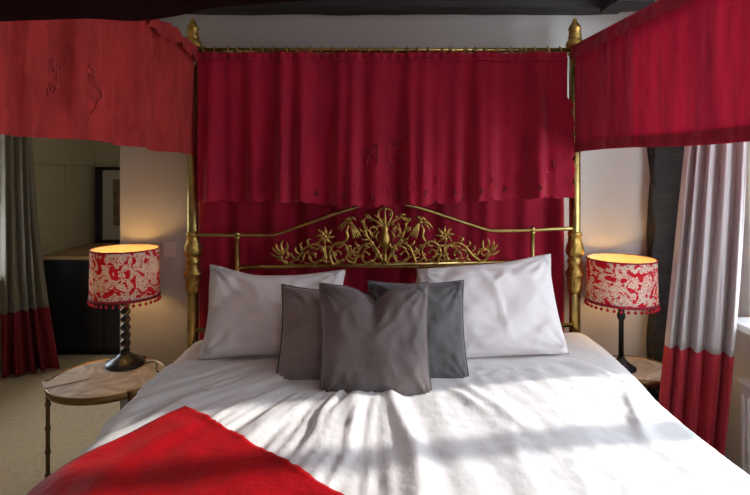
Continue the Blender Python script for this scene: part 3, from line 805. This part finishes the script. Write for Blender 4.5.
# card on the left table
bm = boxes(((-.085, -.045, 0), (.085, .045, .003)), ); 
for v in bm.verts: v.co = Matrix.Translation((-1.265, 2.235, TZ + .002)) @ (Matrix.Rotation(R(38), 4, 'Z') @ v.co)
tag(link('card', bm, M['card'], smooth=False), 'small printed card lying flat on the marble table', 'card')

# ------------------------------------------------------------------ lamps
def lamp(x, y, zt, label, style, sz0, sz1, sr):
    t = empty('table_lamp', (x, y, zt), label, 'lamp', 'table lamps with red and white damask shades')
    bm = bmesh.new()
    if style == 'twist':
        lathe(bm, [(.086, zt + .001), (.088, zt + .008), (.082, zt + .018), (.068, zt + .026), (.060, zt + .034), (.040, zt + .042), (.030, zt + .050), (.024, zt + .056)], x, y, 40)
        link('base', bm, M['black_wood'], t)
        bm = bmesh.new(); n = 130; z0, z1 = zt + .055, sz0 + .06
        rings = []
        for i in range(n + 1):
            z = z0 + (z1 - z0) * i / n; ring = []
            f = sm(0, .06, i / n) * sm(1, .94, i / n)
            for k in range(24):
                a = 2 * PI * k / 24; rr = .0180 + .0062 * f * math.cos(2 * (a - z * 84))
                ring.append(bm.verts.new((x + rr * math.cos(a), y + rr * math.sin(a), z)))
            rings.append(ring)
        for A, B in zip(rings, rings[1:]):
            for k in range(24): bm.faces.new((A[k], A[(k + 1) % 24], B[(k + 1) % 24], B[k]))
        link('twisted_stem', bm, M['black_wood'], t)
    else:
        lathe(bm, [(.062, zt + .001), (.064, zt + .010), (.056, zt + .016), (.040, zt + .026), (.020, zt + .045), (.012, zt + .060)], x, y, 36)
        link('base', bm, M['black_metal'], t)
        bm = bmesh.new()
        lathe(bm, [(.012, zt + .055), (.011, sz0 - .09), (.013, sz0 - .085), (.018, sz0 - .075), (.019, sz0 - .06), (.013, sz0 - .05), (.016, sz0 - .035), (.019, sz0 - .028), (.012, sz0 - .02), (.012, sz0 + .06)], x, y, 20)
        link('stem', bm, M['black_metal'], t)
    zb = (sz0 + sz1) / 2
    bm = bmesh.new(); ball(bm, (x, y, zb), (.030, .030, .036), 3); link('bulb', bm, M['bulb'], t)
    bm = bmesh.new(); lathe(bm, [(.013, sz0 + .055), (.014, zb - .03)], x, y, 16); link('socket', bm, M['black_metal'], t)
    # shade: open drum with UVs
    bm = bmesh.new(); seg = 72; nv = 6; uvl = bm.loops.layers.uv.new('UVMap')
    rt, rb = sr, sr * 1.03
    V = [[bm.verts.new((x + (rb + (rt - rb) * j / nv) * math.cos(2 * PI * i / seg), y + (rb + (rt - rb) * j / nv) * math.sin(2 * PI * i / seg), sz0 + (sz1 - sz0) * j / nv)) for j in range(nv + 1)] for i in range(seg)]
    for i in range(seg):
        for j in range(nv):
            f = bm.faces.new((V[i][j], V[(i + 1) % seg][j], V[(i + 1) % seg][j + 1], V[i][j + 1]))
            for lp, (a, b) in zip(f.loops, ((i, j), (i + 1, j), (i + 1, j + 1), (i, j + 1))):
                lp[uvl].uv = (a / seg * 4.4 + (0 if style == 'twist' else 7.3), b / nv)
    sh = link('lamp_shade', bm, M['damask'], t); 
    bm = bmesh.new(); lathe_open(bm, sr - .004, sz0 + .004, sz1 - .002, x, y); link('lining', bm, M['lining'], sh)
    for zz, r_, hgt in ((sz0 + .004, rb, .012), (sz1 - .004, rt, .006)):
        bm = bmesh.new(); lathe_open(bm, r_ * 1.003, zz - hgt / 2, zz + hgt / 2, x, y)
        q = link('braid', bm, M['trim_red'], sh); solid(q, .003, 1)
    bm = bmesh.new()       # spider that carries the shade
    for a in (0, 2 * PI / 3, 4 * PI / 3): tube(bm, [(x, y, sz0 + .075), (x + rb * .995 * math.cos(a), y + rb * .995 * math.sin(a), sz0 + .012)], .002, 6)
    link('shade_ring', bm, M['black_metal'], t)
    # pompom fringe
    first = None
    for k in range(34):
        a = 2 * PI * k / 34
        loc = Vector((x + rb * 1.006 * math.cos(a), y + rb * 1.006 * math.sin(a), sz0 - .016))
        if first is None:
            bm = bmesh.new(); ball(bm, loc, .0072, 2); tube(bm, [loc, loc + Vector((0, 0, .018))], .0015, 5)
            first = link('pompom', bm, M['pompom'], sh); l0 = loc.copy()
        else:
            o = first.copy(); C.objects.link(o); o.parent = sh; o.location = loc - l0
    return t
def lathe_open(bm, r, z0, z1, x, y, seg=72):
    A = [bm.verts.new((x + r * math.cos(2 * PI * k / seg), y + r * math.sin(2 * PI * k / seg), z0)) for k in range(seg)]
    B = [bm.verts.new((x + r * math.cos(2 * PI * k / seg), y + r * math.sin(2 * PI * k / seg), z1)) for k in range(seg)]
    for k in range(seg): bm.faces.new((A[k], A[(k + 1) % seg], B[(k + 1) % seg], B[k]))
LX, LY = -1.095, 2.425
l1 = lamp(LX, LY, TZ, 'table lamp with black barley-twist stem on the marble table left of the bed', 'twist', .935, 1.16, .147)
bm = bmesh.new(); tube(bm, spline([(LX + .09, LY + .005, TZ + .006), (LX + .12, LY + .02, TZ + .008), (LX + .15, LY - .005, TZ + .006), (LX + .165, LY - .05, TZ + .006), (LX + .185, LY - .09, TZ + .006), (LX + .212, LY - .10, TZ - .012), (LX + .216, LY - .10, TZ - .1), (LX + .2, LY + .0, .01)], 7), .003, 8)
link('power_cord', bm, M['cable'], l1)
lamp(1.213, 2.415, SZ, 'table lamp with slender black metal stem between the bed and window curtain', 'slim', .914, 1.115, .147)

# ------------------------------------------------------------------ alcove furniture and wall fittings
CYF, CYK = 4.29, 5.15
cab = empty('cabinet', (-2.0, 4.7, 0), 'low black cabinet with an oak top standing in the alcove', 'cabinet')
link('body', boxes(((-2.63, CYF + .02, .06), (-1.10, CYK, .80))), M['cabinet_black'], cab, smooth=False)
link('plinth', boxes(((-2.60, CYF + .05, 0), (-1.12, CYK - .02, .06))), M['cabinet_black'], cab, smooth=False)
link('worktop', boxes(((-2.64, CYF - .01, .80), (-1.08, CYK + .02, .83)), bev=.005), M['cabinet_wood'], cab, smooth=False)
for i in range(3):
    a = -2.62 + i * .507; link('door', boxes(((a, CYF, .07), (a + .50, CYF + .02, .795)), bev=.003), M['cabinet_black'], cab, smooth=False)
pf = empty('framed_picture', (-2.36, 5.12, .832), 'framed sepia print in a black frame standing on the cabinet', 'picture')
x0, x1, z0, z1, ft = -2.60, -2.08, .832, 1.58, .065
link('frame', boxes(((x0, 5.10, z0), (x0 + ft, 5.14, z1)), ((x1 - ft, 5.10, z0), (x1, 5.14, z1)), ((x0, 5.10, z0), (x1, 5.14, z0 + ft * .5)), ((x0, 5.10, z1 - ft * .5), (x1, 5.14, z1)), bev=.004), M['frame_black'], pf, smooth=False)
link('mount', boxes(((x0 + .01, 5.12, z0 + .01), (x1 - .01, 5.128, z1 - .01))), M['mount'], pf, smooth=False)
link('print', boxes(((x0 + .17, 5.116, z0 + .17), (x1 - .13, 5.1215, z1 - .12))), M['print'], pf, smooth=False)
a, b = P(163.5, 257, YW), P(176.5, 241, YW)
sw = empty('wall_socket', ((a.x + b.x) / 2, YW, a.z), 'small square socket plate on the wall between lamp and bedpost', 'socket')
link('plate', boxes(((a.x, YW - .008, a.z), (b.x, YW + .0, b.z)), bev=.003), M['plastic'], sw, smooth=False)
for k in (.28, .72):
    xx = a.x + (b.x - a.x) * k; link('switch', boxes(((xx - .008, YW - .012, b.z - .03), (xx + .008, YW - .007, b.z - .012)), bev=.002), M['plastic'], sw, smooth=False)

# ------------------------------------------------------------------ light
SUN, SKY, EXPO = 5.4, 6.3, 0.0
w = bpy.data.worlds.new('daylight'); bpy.context.scene.world = w; w.use_nodes = True
bg = w.node_tree.nodes['Background']; bg.inputs[0].default_value = (.79, .89, 1.0, 1); bg.inputs[1].default_value = SKY
sd = bpy.data.lights.new('sun', 'SUN'); sd.energy = SUN; sd.angle = R(2.0); sd.color = (1.0, .96, .90)
so = bpy.data.objects.new('sun', sd); C.objects.link(so)
el = R(23); az = Vector((-.975, -.20)).normalized()
dirv = Vector((az.x * math.cos(el), az.y * math.cos(el), -math.sin(el)))
so.rotation_euler = dirv.to_track_quat('-Z', 'Y').to_euler(); so.location = (4, 3, 3)
def portal(name, loc, rot, sx, sy):
    d = bpy.data.lights.new(name, 'AREA'); d.shape = 'RECTANGLE'; d.size = sx; d.size_y = sy; d.cycles.is_portal = True
    o = bpy.data.objects.new(name, d); C.objects.link(o); o.location = loc; o.rotation_euler = rot
portal('portal_right', (XR + .24, (WR['y0'] + WR['y1']) / 2, (WR['z0'] + WR['z1']) / 2), (0, R(90), 0), WR['z1'] - WR['z0'], WR['y1'] - WR['y0'])
portal('portal_left', (XL - .24, (WL['y0'] + WL['y1']) / 2, (WL['z0'] + WL['z1']) / 2), (0, R(-90), 0), WL['z1'] - WL['z0'], WL['y1'] - WL['y0'])
portal('portal_front', ((WF['x0'] + WF['x1']) / 2, YF - .24, (WF['z0'] + WF['z1']) / 2), (R(90), 0, 0), WF['x1'] - WF['x0'], WF['z1'] - WF['z0'])

# ------------------------------------------------------------------ camera
cd = bpy.data.cameras.new('camera'); cam = bpy.data.objects.new('camera', cd); C.objects.link(cam)
cam.location = (0, 0, HC); cam.rotation_euler = (R(90), 0, 0)
cd.sensor_width = 36; cd.lens = F / 750 * 36; cd.shift_x = (375 - VX) / 750; cd.shift_y = -(247.5 - VY) / 750
cd.clip_start = .02
sc = bpy.context.scene; sc.camera = cam
vs = sc.view_settings; vs.view_transform = 'Standard'; vs.look = 'None'; vs.gamma = 1; vs.exposure = EXPO; vs.use_curve_mapping = False
sc.cycles.max_bounces = 10; sc.cycles.diffuse_bounces = 6; sc.cycles.transparent_max_bounces = 12
sc.cycles.sample_clamp_indirect = 6
